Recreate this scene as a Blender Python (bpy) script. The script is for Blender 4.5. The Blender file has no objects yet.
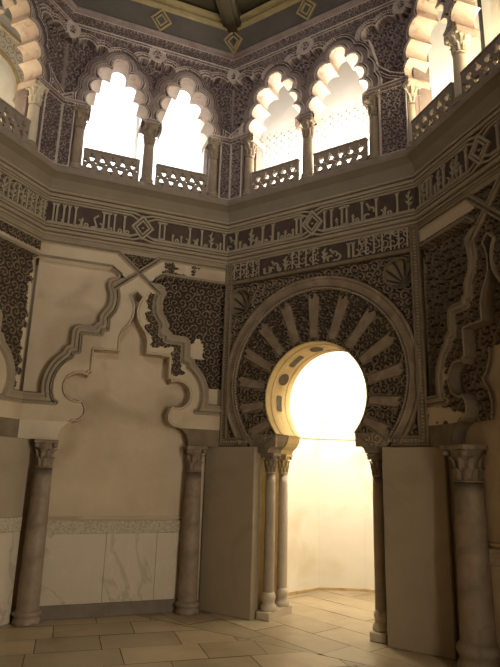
import bpy, math, random
import numpy as np
from mathutils import Matrix, Vector
random.seed(7)
SC = bpy.context.scene
COL = SC.collection
PI = math.pi

# ------------------------------------------------------------------ camera, world, light, exposure
F, YAW, PIT, ROL = 559.34, -.5795, .2442, .0276
cam_d = bpy.data.cameras.new('camera'); cam = bpy.data.objects.new('camera', cam_d); COL.objects.link(cam)
cam_d.sensor_fit = 'VERTICAL'; cam_d.sensor_height = 24; cam_d.lens = F / 667 * 24
cam_d.clip_start = .05; cam_d.clip_end = 60
_fw = Vector((math.sin(YAW)*math.cos(PIT), math.cos(YAW)*math.cos(PIT), math.sin(PIT)))
_rt = Vector((math.cos(YAW), -math.sin(YAW), 0)); _up = _rt.cross(_fw)
_r2 = math.cos(ROL)*_rt + math.sin(ROL)*_up; _u2 = -math.sin(ROL)*_rt + math.cos(ROL)*_up
cam.matrix_world = Matrix(((_r2.x, _u2.x, -_fw.x, 2.5325), (_r2.y, _u2.y, -_fw.y, -2.3314), (_r2.z, _u2.z, -_fw.z, 1.3914), (0, 0, 0, 1)))
SC.camera = cam
SC.view_settings.view_transform = 'Standard'; SC.view_settings.look = 'None'
SC.view_settings.gamma = 1; SC.view_settings.exposure = 0.0; SC.view_settings.use_curve_mapping = False
wd = bpy.data.worlds.new('world'); SC.world = wd; wd.use_nodes = True
wd.node_tree.nodes['Background'].inputs[0].default_value = (1.0, .93, .82, 1)
wd.node_tree.nodes['Background'].inputs[1].default_value = .25

# plan of the room (corner list, inside is on the right of each run), wall frames
PLAN = [(-1.979, -1.190), (-2.3516, 1.0596), (-1.14, 2.752), (1.14, 2.752), (2.5733, 1.5820), (3.3, -1.0), (3.3, -3.7), (.2, -3.7)]
class Wall:
    def __init__(s, i):
        a = np.array(PLAN[i]); b = np.array(PLAN[(i+1) % len(PLAN)]); s.L = float(np.hypot(*(b-a)))
        s.a = a; s.u = (b-a)/s.L; s.n = np.array([s.u[1], -s.u[0]])
    def p(s, u, v, w=0):
        q = s.a + s.u*u + s.n*w; return Vector((q[0], q[1], v))
    def mat(s, u=0, v=0, w=0):
        q = s.p(u, v, w); return Matrix(((s.u[0], -s.n[0], 0, q.x), (s.u[1], -s.n[1], 0, q.y), (0, 0, 1, q.z), (0, 0, 0, 1)))
WD, WA, WB, WC, WE, WF, WG, WH = [Wall(i) for i in range(8)]

def area(name, pos, aim, sx, sy, power, col, spread=PI):
    d = bpy.data.lights.new(name, 'AREA'); d.shape = 'RECTANGLE'; d.size = sx; d.size_y = sy; d.energy = power; d.color = col; d.spread = spread
    o = bpy.data.objects.new(name, d); COL.objects.link(o); o.location = pos
    o.rotation_euler = (Vector(aim)-Vector(pos)).to_track_quat('-Z', 'Y').to_euler(); return o
# daylight through the entrance doorway behind the camera
area('entrance_daylight', WE.p(1.25, 1.6, -.85), (-1.75, 1.8, 1.6), 1.5, 2.4, 128, (1.0, .90, .73))
# fill lights for the gallery front, in two added openings of the unseen upper walls
area('upper_fill_light', WF.p(1.4, 5.75, .0), (-1.6, 2.0, 5.7), 1.3, 1.0, 17, (1.0, .94, .89), 1.2)
area('upper_fill_light', WG.p(1.5, 5.75, .0), (-.2, 2.7, 5.7), 1.3, 1.0, 13, (1.0, .94, .89), 1.2)
# spotlights of the mihrab niche, behind the front wall
area('niche_light', (0, 3.38, 2.92), (0, 4.7, 2.2), .56, .14, 46, (1.0, .95, .88))
area('niche_floor_light', (0, 3.36, 2.88), (0, 4.2, 0), .56, .12, 14, (1.0, .82, .52))
# floor lamps of the upper gallery
for _w, _pw, _c in ((WD, 26, (1, .86, .60)), (WA, 7, (.96, .97, 1)), (WB, 115, (1, .94, .82)), (WC, 75, (1, .87, .62))):
    area('gallery_light', _w.p(_w.L/2, 4.56, -.30), _w.p(_w.L/2, 5.5, -.75), _w.L*.8, .12, _pw, _c)

# ------------------------------------------------------------------ materials
def mat(name, c1, c2=None, sc=6, rough=.8, bump=.15, bsc=60, c3=None, spec=.25, metal=0, stain=None):
    m = bpy.data.materials.new(name); m.use_nodes = True; nt = m.node_tree; N = nt.nodes; K = nt.links
    b = N['Principled BSDF']; b.inputs['Roughness'].default_value = rough; b.inputs['Specular IOR Level'].default_value = spec; b.inputs['Metallic'].default_value = metal
    tc = N.new('ShaderNodeTexCoord'); co = tc.outputs['Object']
    n1 = N.new('ShaderNodeTexNoise'); n1.inputs['Scale'].default_value = sc; n1.inputs['Detail'].default_value = 7; n1.inputs['Roughness'].default_value = .62
    K.new(co, n1.inputs['Vector'])
    r = N.new('ShaderNodeValToRGB'); K.new(n1.outputs['Fac'], r.inputs[0])
    r.color_ramp.elements[0].position = .3; r.color_ramp.elements[1].position = .72
    r.color_ramp.elements[0].color = (*c1, 1); r.color_ramp.elements[1].color = (*(c2 or c1), 1)
    out = r.outputs[0]
    if c3:
        n2 = N.new('ShaderNodeTexNoise'); n2.inputs['Scale'].default_value = stain or sc*.35; n2.inputs['Detail'].default_value = 5; n2.inputs['Distortion'].default_value = .6
        K.new(co, n2.inputs['Vector'])
        r2 = N.new('ShaderNodeValToRGB'); K.new(n2.outputs['Fac'], r2.inputs[0]); r2.color_ramp.elements[0].position = .52; r2.color_ramp.elements[1].position = .70
        mx = N.new('ShaderNodeMix'); mx.data_type = 'RGBA'; K.new(r2.outputs[0], mx.inputs[0]); K.new(out, mx.inputs[6]); mx.inputs[7].default_value = (*c3, 1)
        out = mx.outputs[2]
    K.new(out, b.inputs['Base Color'])
    if bump:
        n3 = N.new('ShaderNodeTexNoise'); n3.inputs['Scale'].default_value = bsc; n3.inputs['Detail'].default_value = 5; K.new(co, n3.inputs['Vector'])
        bp = N.new('ShaderNodeBump'); bp.inputs['Strength'].default_value = bump; bp.inputs['Distance'].default_value = .01
        K.new(n3.outputs['Fac'], bp.inputs['Height']); K.new(bp.outputs[0], b.inputs['Normal'])
    return m
M = {}
M['plaster'] = mat('aged_plaster', (.47, .37, .25), (.58, .47, .33), 2.2, c3=(.37, .28, .18), stain=1.4)
M['plaster_pale'] = mat('pale_plaster', (.56, .47, .34), (.66, .56, .42), 3, c3=(.46, .37, .26))
M['cove'] = mat('grey_brown_plaster', (.195, .155, .105), (.235, .19, .13), 3)
M['mould'] = mat('stucco_moulding', (.265, .21, .14), (.33, .265, .18), 5)
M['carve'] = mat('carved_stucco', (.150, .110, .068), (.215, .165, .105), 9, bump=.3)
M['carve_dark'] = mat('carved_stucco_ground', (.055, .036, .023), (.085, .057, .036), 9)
M['carve_pale'] = mat('carved_voussoir_stucco', (.26, .20, .13), (.175, .118, .076), 7, c3=(.32, .25, .17), stain=5)
M['letter'] = mat('pale_relief_stucco', (.28, .23, .155), (.35, .29, .20), 12)
M['ground'] = mat('dark_painted_ground', (.055, .037, .028), (.085, .058, .042), 8)
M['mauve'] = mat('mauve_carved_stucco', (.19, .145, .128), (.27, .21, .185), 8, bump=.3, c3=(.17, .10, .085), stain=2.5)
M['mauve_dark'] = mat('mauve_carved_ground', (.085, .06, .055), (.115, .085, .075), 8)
M['mauve_line'] = mat('pale_moulded_line', (.38, .31, .265), (.45, .375, .32), 8)
M['soffit'] = mat('painted_soffit', (.50, .385, .30), (.58, .48, .385), 10, c3=(.40, .22, .16), stain=9)
M['niche'] = mat('niche_plaster', (.80, .745, .62), (.86, .81, .70), 2.5, c3=(.74, .65, .48), stain=1.6)
M['gild'] = mat('yellow_painted_plaster', (.42, .30, .13), (.54, .41, .20), 6)
M['column'] = mat('column_marble', (.20, .15, .10), (.31, .24, .165), 7, rough=.55, c3=(.14, .10, .066), stain=4, spec=.4)
M['column_pale'] = mat('pale_column_marble', (.50, .42, .30), (.60, .51, .38), 9, rough=.5, spec=.4)
M['column_mid'] = mat('shaded_column_marble', (.33, .265, .185), (.42, .345, .245), 8, rough=.5, spec=.4)  # darker copy of the pale marble, for the unlit front shafts
M['capital'] = mat('capital_stone', (.17, .125, .085), (.31, .24, .165), 16, bump=.4)
M['slab'] = mat('grey_stone_slab', (.315, .25, .168), (.36, .29, .20), 3, rough=.6, c3=(.25, .19, .125), bump=.08, stain=1.6)
M['alabaster'] = mat('veined_alabaster', (.50, .42, .31), (.58, .49, .37), 1.6, rough=.5, c3=(.43, .35, .25), bump=.05)
M['band'] = mat('carved_marble_band', (.30, .245, .17), (.62, .54, .41), 55, bump=.6)
M['skirt'] = mat('dark_skirting_stone', (.16, .125, .095), (.22, .175, .135), 8)
M['wood'] = mat('dark_ceiling_wood', (.045, .035, .017), (.07, .054, .026), 5, rough=.6)
M['wood_panel'] = mat('grey_violet_painted_wood', (.075, .062, .052), (.095, .08, .066), 5)
M['gilt_line'] = mat('worn_gilt_moulding', (.24, .185, .085), (.34, .265, .13), 8, rough=.5)
M['parapet'] = mat('parapet_stone', (.19, .15, .115), (.26, .21, .165), 12, bump=.3)
M['gallery'] = mat('gallery_white_plaster', (.80, .77, .70), (.86, .83, .76), 3)
M['gallery_warm'] = mat('gallery_cream_plaster', (.76, .69, .53), (.82, .76, .61), 3, c3=(.66, .52, .30))
M['ochre'] = mat('ochre_painted_plaster', (.45, .33, .17), (.55, .42, .24), 9, c3=(.36, .20, .11), stain=6)
M['iron'] = mat('dark_iron', (.03, .03, .028), (.05, .05, .045), 8, rough=.5)
M['joint'] = mat('floor_joint_mortar', (.17, .13, .085), (.22, .175, .115), 9)
M['lattice_line'] = mat('dark_lattice_line', (.12, .105, .075), (.16, .14, .10), 8)  # even dark tone of the interlace lines
def add_veins(m, col, sc=1.5, wid=.012):
    nt = m.node_tree; b = nt.nodes['Principled BSDF']; src = b.inputs['Base Color'].links[0].from_socket
    tc = nt.nodes.new('ShaderNodeTexCoord'); n = nt.nodes.new('ShaderNodeTexNoise'); n.inputs['Scale'].default_value = sc; n.inputs['Detail'].default_value = 4; n.inputs['Distortion'].default_value = .8
    nt.links.new(tc.outputs['Object'], n.inputs['Vector']); r = nt.nodes.new('ShaderNodeValToRGB'); e = r.color_ramp.elements
    e[0].position = .5-wid*3; e[0].color = (0, 0, 0, 1); e[1].position = .5+wid*3; e[1].color = (0, 0, 0, 1); k = e.new(.5); k.color = (.5, .5, .5, 1)
    nt.links.new(n.outputs['Fac'], r.inputs[0]); mx = nt.nodes.new('ShaderNodeMix'); mx.data_type = 'RGBA'
    nt.links.new(r.outputs[0], mx.inputs[0]); nt.links.new(src, mx.inputs[6]); mx.inputs[7].default_value = (*col, 1); nt.links.new(mx.outputs[2], b.inputs['Base Color'])
add_veins(M['alabaster'], (.30, .235, .16), 1.1, .006); add_veins(M['alabaster'], (.60, .52, .40), 1.7, .004)
def floor_mat():
    m = mat('worn_paving_stone', (.40, .32, .20), (.50, .41, .27), 2.5, rough=.38, bump=.08, bsc=25, c3=(.35, .27, .165), stain=1.5, spec=.5)
    nt = m.node_tree; b = nt.nodes['Principled BSDF']; src = b.inputs['Base Color'].links[0].from_socket
    g = nt.nodes.new('ShaderNodeNewGeometry'); hs = nt.nodes.new('ShaderNodeHueSaturation')
    mr = nt.nodes.new('ShaderNodeMapRange'); mr.inputs[3].default_value = .78; mr.inputs[4].default_value = 1.15
    nt.links.new(g.outputs['Random Per Island'], mr.inputs[0]); nt.links.new(mr.outputs[0], hs.inputs['Value']); nt.links.new(src, hs.inputs['Color']); nt.links.new(hs.outputs[0], b.inputs['Base Color'])
    return m
M['floor'] = floor_mat()

# ------------------------------------------------------------------ object helpers
def empty(name, matrix, label, cat, group=None):
    o = bpy.data.objects.new(name, None); COL.objects.link(o); o.matrix_world = matrix; o.empty_display_size = .1
    o['label'] = label; o['category'] = cat
    if group: o['group'] = group
    return o
def link(name, me, parent=None, matrix=None, label=None):
    o = bpy.data.objects.new(name, me); COL.objects.link(o)
    if parent is not None: o.parent = parent
    if matrix is not None:
        if parent is None: o.matrix_world = matrix
        else: o.matrix_local = matrix
    if label: o['label'] = label
    return o
def struct(name, me, matrix=None):
    o = link(name, me, None, matrix); o['kind'] = 'structure'; return o
def tag(o, label, cat, group=None):
    o['label'] = label; o['category'] = cat
    if group: o['group'] = group
    return o
def copy_tree(o, matrix, label, group=None):
    c = o.copy(); COL.objects.link(c); c.matrix_world = matrix; c['label'] = label
    if group: c['group'] = group
    for ch in list(o.children):
        d = ch.copy(); COL.objects.link(d); d.parent = c
        for g in list(ch.children):
            e = g.copy(); COL.objects.link(e); e.parent = d
    return c

class MB:
    """collects shapes in wall-local (u, v, w) coordinates: u along, v up, w towards the room"""
    def __init__(s): s.v = []; s.f = []; s.mi = []; s.sm = []
    def add(s, vs, fs, mi=0, smooth=False):
        b = len(s.v); s.v += [tuple(map(float, q)) for q in vs]; s.f += [tuple(b+i for i in f) for f in fs]; s.mi += [mi]*len(fs); s.sm += [smooth]*len(fs); return s
    def box(s, u0, u1, v0, v1, w0, w1, mi=0):
        q = [(u, v, w) for u in (u0, u1) for v in (v0, v1) for w in (w0, w1)]
        return s.add(q, [(0, 1, 3, 2), (4, 6, 7, 5), (0, 4, 5, 1), (2, 3, 7, 6), (0, 2, 6, 4), (1, 5, 7, 3)], mi)
    def bbox(s, u0, u1, v0, v1, w0, w1, b=.006, mi=0):      # box with chamfered front
        def r(d, w): return [(u0+d, v0+d, w), (u1-d, v0+d, w), (u1-d, v1-d, w), (u0+d, v1-d, w)]
        vs = r(0, w0)+r(0, w1-b)+r(b, w1)
        fs = [(3, 2, 1, 0), (8, 9, 10, 11)]
        for k in (0, 4):
            for i in range(4): fs.append((k+i, k+(i+1) % 4, k+4+(i+1) % 4, k+4+i))
        return s.add(vs, fs, mi)
    def prism(s, pts, w0, w1, mi=0):                         # convex or simple polygon, extruded in w
        n = len(pts); vs = [(p[0], p[1], w0) for p in pts]+[(p[0], p[1], w1) for p in pts]
        fs = [tuple(range(n))[::-1], tuple(range(n, 2*n))]+[(i, (i+1) % n, n+(i+1) % n, n+i) for i in range(n)]
        return s.add(vs, fs, mi)
    def lathe(s, prof, u=0, w=0, n=24, a0=0, a1=2*PI, mi=0, smooth=True):
        full = abs(a1-a0-2*PI) < 1e-6; k = n if full else n+1; vs = []
        for r, v in prof:
            for i in range(k):
                t = a0+(a1-a0)*i/n; vs.append((u+r*math.cos(t), v, w+r*math.sin(t)))
        fs = []
        for j in range(len(prof)-1):
            for i in range(n if full else n):
                i2 = (i+1) % k if full else i+1
                fs.append((j*k+i, (j+1)*k+i, (j+1)*k+i2, j*k+i2))
        if full: fs += [tuple(range(k)), tuple(range((len(prof)-1)*k, len(prof)*k))[::-1]]
        return s.add(vs, fs, mi, smooth)
    def strip(s, pts, w0, w1, mi=0, thick=0, smooth=False):  # surface of a path extruded along w (a soffit)
        n = len(pts); vs = [(p[0], p[1], w0) for p in pts]+[(p[0], p[1], w1) for p in pts]
        return s.add(vs, [(i, i+1, n+i+1, n+i) for i in range(n-1)], mi, smooth)
    def sweep(s, pts, sec, closed=False, mi=0):              # section (n, w) swept along a path in the wall plane, mitred
        P = np.array(pts, float); n = len(P)
        d = np.roll(P, -1, 0)-P; d /= np.maximum(np.hypot(d[:, 0], d[:, 1]), 1e-9)[:, None]; nn = np.stack([-d[:, 1], d[:, 0]], 1)
        vs = []
        for i in range(n):
            a, b = nn[i-1], nn[i]
            if not closed and i == 0: a = b
            if not closed and i == n-1: b = a
            mt = (a+b)/max(.35, 1+float(a@b))
            for o, w in sec: vs.append((P[i][0]+mt[0]*o, P[i][1]+mt[1]*o, w))
        k = len(sec); fs = []
        for i in range(n if closed else n-1):
            j = (i+1) % n
            for q in range(k-1): fs.append((i*k+q, j*k+q, j*k+q+1, i*k+q+1))
        if not closed: fs += [tuple(range(k))[::-1], tuple((n-1)*k+q for q in range(k))]
        return s.add(vs, fs, mi)
    def mesh(s, name, mats, origin=(0, 0, 0)):
        me = bpy.data.meshes.new(name)
        V = np.array(s.v)-np.array(origin); V = np.stack([V[:, 0], -V[:, 2], V[:, 1]], 1)
        me.from_pydata(V.tolist(), [], s.f)
        for m in (mats if isinstance(mats, (list, tuple)) else [mats]): me.materials.append(M[m])
        me.polygons.foreach_set('material_index', s.mi); me.polygons.foreach_set('use_smooth', s.sm); me.update()
        return me

def fix_normals(me):
    import bmesh
    b = bmesh.new(); b.from_mesh(me); bmesh.ops.recalc_face_normals(b, faces=b.faces); b.to_mesh(me); b.free(); return me

def plate(name, loops, w0, w1, m, origin=(0, 0, 0), bevel=0):
    """flat plate with holes: first loop outside, the rest holes, between depth w0 and w1"""
    cu = bpy.data.curves.new('outline', 'CURVE'); cu.dimensions = '2D'; cu.fill_mode = 'BOTH'; cu.extrude = (w1-w0)/2-bevel; cu.bevel_depth = bevel; cu.bevel_resolution = 0
    for lp in loops:
        sp = cu.splines.new('POLY'); sp.points.add(len(lp)-1); sp.use_cyclic_u = True
        for q, p in zip(sp.points, lp): q.co = (p[0]-origin[0], p[1]-origin[1], 0, 1)
    ob = bpy.data.objects.new('outline', cu); COL.objects.link(ob)
    me = bpy.data.meshes.new_from_object(ob.evaluated_get(bpy.context.evaluated_depsgraph_get()))
    bpy.data.objects.remove(ob); bpy.data.curves.remove(cu); me.name = name
    wm = (w0+w1)/2-origin[2]
    me.transform(Matrix(((1, 0, 0, 0), (0, 0, -1, -wm), (0, 1, 0, 0), (0, 0, 0, 1))))
    me.materials.clear(); me.materials.append(M[m]); return me

# ---- plane geometry on arrays
def inpoly(U, V, pts):
    r = np.zeros(U.shape, bool); n = len(pts)
    for i in range(n):
        x0, y0 = pts[i]; x1, y1 = pts[(i+1) % n]
        c = (y0 > V) != (y1 > V)
        if y0 != y1: r ^= c & (U < (x1-x0)*(V-y0)/(y1-y0)+x0)
    return r
def dline(U, V, pts, closed=False):
    d = np.full(U.shape, 9.); n = len(pts)
    for i in range(n if closed else n-1):
        x0, y0 = pts[i]; x1, y1 = pts[(i+1) % n]; dx, dy = x1-x0, y1-y0; l2 = dx*dx+dy*dy+1e-12
        t = np.clip(((U-x0)*dx+(V-y0)*dy)/l2, 0, 1); d = np.minimum(d, np.hypot(U-x0-t*dx, V-y0-t*dy))
    return d
def sdpoly(U, V, pts):
    d = dline(U, V, pts, True); return np.where(inpoly(U, V, pts), -d, d)
def sst(a, b, x):
    t = np.clip((x-a)/(b-a), 0, 1); return t*t*(3-2*t)
def ridge(d, c, h, e=.004):                                  # rounded bead centred at distance c, half width h
    return np.sqrt(np.clip(1-((d-c)/h)**2, 0, 1))
def scroll(U, V, cell=.12, seed=0, pitch=.042):
    """interlaced arabesque: counter-turning spirals on a jittered lattice with leaf lobes; 0 ground .. 1 relief"""
    rng = np.random.RandomState(seed); J = rng.rand(64, 64, 4)
    ry = cell*.87; iy = np.floor(V/ry).astype(int); best = np.full(U.shape, 9.); X = np.zeros(U.shape); Y = np.zeros(U.shape); S = np.zeros(U.shape); Q = np.zeros(U.shape)
    for dj in (-1, 0, 1):
        j = iy+dj; off = (j % 2)*.5*cell; ix = np.floor((U-off)/cell).astype(int)
        for di in (-1, 0, 1):
            i = ix+di; R = J[i % 64, j % 64]
            cx = (i+.5+.25*(R[..., 0]-.5))*cell+off; cy = (j+.5+.25*(R[..., 1]-.5))*ry
            d = np.hypot(U-cx, V-cy); b = d < best
            best = np.where(b, d, best); X = np.where(b, U-cx, X); Y = np.where(b, V-cy, Y); S = np.where(b, np.where((i+j) % 2 == 0, 1, -1), S); Q = np.where(b, R[..., 2]*6.28, Q)
    th = np.arctan2(Y, X)
    stem = np.cos(2*PI*best/pitch-S*th+Q)
    leaf = np.cos(5*th*S+2*PI*best/pitch*.5+Q*2)*.5
    return sst(-.25, .45, stem+leaf*.55)

def hfield(name, bounds, step, fn, mats, origin=(0, 0, 0)):
    """carved relief: fn(U, V) -> (keep mask, height w, material index)"""
    u0, u1, v0, v1 = bounds; nu = max(2, int((u1-u0)/step)+1); nv = max(2, int((v1-v0)/step)+1)
    U, V = np.meshgrid(np.linspace(u0, u1, nu), np.linspace(v0, v1, nv))
    keep, H, MI = fn(U, V)
    H = np.broadcast_to(H, U.shape); MI = np.broadcast_to(MI, U.shape)
    k = keep[:-1, :-1] & keep[1:, :-1] & keep[:-1, 1:] & keep[1:, 1:]
    idx = np.arange(nu*nv).reshape(nv, nu)
    q = np.stack([idx[:-1, :-1][k], idx[:-1, 1:][k], idx[1:, 1:][k], idx[1:, :-1][k]], 1)
    mi = MI[:-1, :-1][k]
    used = np.unique(q); re = np.zeros(nu*nv, int); re[used] = np.arange(len(used)); q = re[q]
    P = np.stack([U.ravel()[used]-origin[0], -(H.ravel()[used]-origin[2]), V.ravel()[used]-origin[1]], 1)
    me = bpy.data.meshes.new(name)
    me.vertices.add(len(P)); me.vertices.foreach_set('co', P.astype(np.float32).ravel())
    me.loops.add(q.size); me.loops.foreach_set('vertex_index', q.astype(np.int32).ravel())
    me.polygons.add(len(q)); me.polygons.foreach_set('loop_start', np.arange(0, q.size, 4, dtype=np.int32)); me.polygons.foreach_set('loop_total', np.full(len(q), 4, np.int32))
    me.polygons.foreach_set('material_index', mi.astype(np.int32)); me.update(calc_edges=True); me.validate()
    for m in mats: me.materials.append(M[m])
    return me

def circle(cu, cv, r, n=48, a0=0, a1=2*PI, end=False):
    return [(cu+r*math.cos(a0+(a1-a0)*i/n), cv+r*math.sin(a0+(a1-a0)*i/n)) for i in range(n+(1 if end else 0))]

# ================================================================== SETTING
# ---- floor of stone slabs
def clip_half(poly, n, c):
    out = []
    for i in range(len(poly)):
        a, b = poly[i], poly[(i+1) % len(poly)]; da = a[0]*n[0]+a[1]*n[1]-c; db = b[0]*n[0]+b[1]*n[1]-c
        if da >= 0: out.append(a)
        if (da >= 0) != (db >= 0):
            t = da/(da-db); out.append((a[0]+t*(b[0]-a[0]), a[1]+t*(b[1]-a[1])))
    return out
def build_floor():
    mb = MB(); mb.add([(-3.6, -5.2, -.012), (5.2, -5.2, -.012), (5.2, 5.6, -.012), (-3.6, 5.6, -.012)], [(0, 1, 2, 3)], 1)
    rng = random.Random(3)
    def slabs(ang, rw, ln, ox, oy, ns):
        c, s = math.cos(ang), math.sin(ang)
        for r in range(-20, 21):
            x = -9+rng.random()*ln
            while x < 9:
                l = ln*rng.uniform(.75, 1.3); g = .0035
                q = [(x+g, r*rw+g), (x+l-g, r*rw+g), (x+l-g, (r+1)*rw-g), (x+g, (r+1)*rw-g)]; x += l
                P = [(ox+a*c-b*s, oy+a*s+b*c) for a, b in q]
                for n, cc in ns: P = clip_half(P, n, cc) if len(P) > 2 else P
                if len(P) < 3 or abs(sum(P[i][0]*P[(i+1) % len(P)][1]-P[(i+1) % len(P)][0]*P[i][1] for i in range(len(P)))) < .004: continue
                z = rng.uniform(-.0015, .0015)
                mb.add([(a, b, z) for a, b in P], [tuple(range(len(P)))], 0)
    box = [((1, 0), -3.5), ((-1, 0), -5.1), ((0, 1), -5.1), ((0, -1), -5.5)]
    slabs(math.radians(50.5), .40, .62, -1.72, 1.05, box+[((0, -1), -2.14)])
    slabs(math.radians(-17), .38, .72, -.05, 2.29, box+[((0, 1), 2.15)])
    me = bpy.data.meshes.new('floor'); me.from_pydata(mb.v, [], mb.f)
    me.materials.append(M['floor']); me.materials.append(M['joint']); me.polygons.foreach_set('material_index', mb.mi)
    struct('floor', me)
build_floor()

# ---- ring sweeps that follow the plan (cornices)
def offset_plan(w):
    n = len(PLAN); out = []
    ns = [W.n for W in (WD, WA, WB, WC, WE, WF, WG, WH)]
    for i in range(n):
        a, b = ns[i-1], ns[i]; m = (a+b)/(1+a@b); out.append(np.array(PLAN[i])+m*w)
    return out
def ring(name, sec, m, segs=None, close_sec=False):
    mb = MB(); n = len(PLAN); segs = list(range(n)) if segs is None else segs
    pts = [[(*p, v) for p in offset_plan(w)] for w, v in sec]
    me = bpy.data.meshes.new(name); vs = []; fs = []
    for row in pts: vs += [tuple(map(float, q)) for q in row]
    k = len(sec)
    for i in segs:
        j = (i+1) % n
        for q in range(k if close_sec else k-1): fs.append((q*n+i, q*n+j, (q+1) % k*n+j, (q+1) % k*n+i))
    me.from_pydata(vs, [], fs); me.materials.append(M[m]); return me
struct('trim_1', fix_normals(ring('trim_1', [(-.10, 3.765), (.012, 3.765), (.02, 3.785), (.035, 3.785), (.035, 3.803), (.02, 3.806), (.02, 3.822), (.05, 3.825), (.058, 3.843), (.05, 3.86), (.02, 3.864), (-.10, 3.864)], 'mould', close_sec=True)))
struct('trim_2', fix_normals(ring('trim_2', [(-.10, 4.22), (.02, 4.22), (.05, 4.223), (.056, 4.24), (.05, 4.258), (.022, 4.262), (.022, 4.272), (.052, 4.277), (.058, 4.29), (.052, 4.303), (.025, 4.308), (-.10, 4.308)], 'mould', close_sec=True)))
struct('trim_3', fix_normals(ring('trim_3', [(-.10, 4.308), (.03, 4.308), (.04, 4.36), (.075, 4.42), (.135, 4.462), (.150, 4.468), (.152, 4.492), (.125, 4.505), (-.95, 4.505), (-.95, 4.40), (-.10, 4.40)], 'cove', close_sec=True)))

def corner_posts():
    for i, (Wp, Wn) in ((1, (WD, WA)), (2, (WA, WB)), (3, (WB, WC))):
        a, b = offset_plan(.02)[i], offset_plan(-.19)[i]; vs = []
        for z in (4.5, 6.6):
            for q in (a, Wp.p(Wp.L-.06, 0, .02), Wp.p(Wp.L-.04, 0, -.19), b, Wn.p(.04, 0, -.19), Wn.p(.06, 0, .02)): vs.append((q[0], q[1], z))
        me = bpy.data.meshes.new('wall_gallery_corner'); me.from_pydata(vs, [], [(0, 1, 2, 3, 4, 5), (6, 7, 8, 9, 10, 11)]+[(k, (k+1) % 6, 6+(k+1) % 6, 6+k) for k in range(6)])
        me.materials.append(M['mauve']); struct('wall_gallery_corner', fix_normals(me))
corner_posts()
struct('trim_8', fix_normals(ring('trim_8', [(-.2, 4.50), (.115, 4.50), (.115, 4.555), (.105, 4.572), (-.2, 4.572)], 'parapet', close_sec=True)))
# ---- plain wall bodies
def wall_rect(name, W, v0, v1, w0, w1, m, u0=None, u1=None):
    me = MB().box(-.02 if u0 is None else u0, W.L+.02 if u1 is None else u1, v0, v1, w0, w1).mesh(name, m)
    return struct(name, fix_normals(me), W.mat())
wall_rect('wall_left', WA, 0, 4.4, -.30, -.11, 'plaster', -.15, WA.L+.12)
wall_rect('wall_far_left', WD, 0, 4.4, -.30, -.11, 'plaster', -.15, WD.L+.12)
wall_rect('wall_right', WC, 0, 4.4, -.30, -.11, 'plaster', -.12, WC.L+.1)
wall_rect('wall_entrance', WF, 0, 4.4, -.25, 0, 'plaster')
wall_rect('wall_rear', WG, 0, 4.4, -.25, 0, 'plaster')
wall_rect('wall_rear_left', WH, 0, 4.4, -.25, 0, 'plaster')
d0, d1 = .5, 2.0      # entrance doorway
me = MB().box(0, d0, 0, 4.4, -.25, 0).box(d1, WE.L, 0, 4.4, -.25, 0).box(d0, d1, 2.9, 4.4, -.25, 0).mesh('wall_rear_right', 'plaster')
struct('wall_rear_right', me, WE.mat())
for nm, W in (('wall_upper_rear_right', WE), ('wall_upper_rear_left', WH)): wall_rect(nm, W, 4.5, 7.0, -.2, .10, 'mauve')
for nm, W, uc in (('wall_upper_entrance', WF, 1.4), ('wall_upper_rear', WG, 1.5)):  # openings added to these unseen walls to hold the fill lights
    me = MB().box(0, uc-.7, 4.5, 7, -.2, .10).box(uc+.7, W.L, 4.5, 7, -.2, .10).box(uc-.7, uc+.7, 4.5, 5.2, -.2, .10).box(uc-.7, uc+.7, 6.3, 7, -.2, .10).mesh(nm, 'mauve'); struct(nm, me, W.mat())
# mihrab wall with its keyhole opening
CU, CV, CR = WB.L/2, 2.16, .565
def keyhole(r=CR, half=.68, bottom=0):
    a = math.asin((1.79-CV)/CR)
    arc = circle(CU, CV, r, 40, a, PI-a, True)
    return [(CU+half, bottom), (CU+half, 1.79)]+arc+[(CU-half, 1.79), (CU-half, bottom)]
outer = [(-.12, 0), (CU-.68, 0)]
kh = keyhole()
loop = [(-.12, 0), (CU-.68, 0), (CU-.68, 1.79)]+kh[2:-2][::-1]+[(CU+.68, 1.79), (CU+.68, 0), (WB.L+.12, 0), (WB.L+.12, 4.4), (-.12, 4.4)]
struct('wall_centre', plate('wall_centre', [loop], -.5, -.105, 'gild'), WB.mat())

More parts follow.
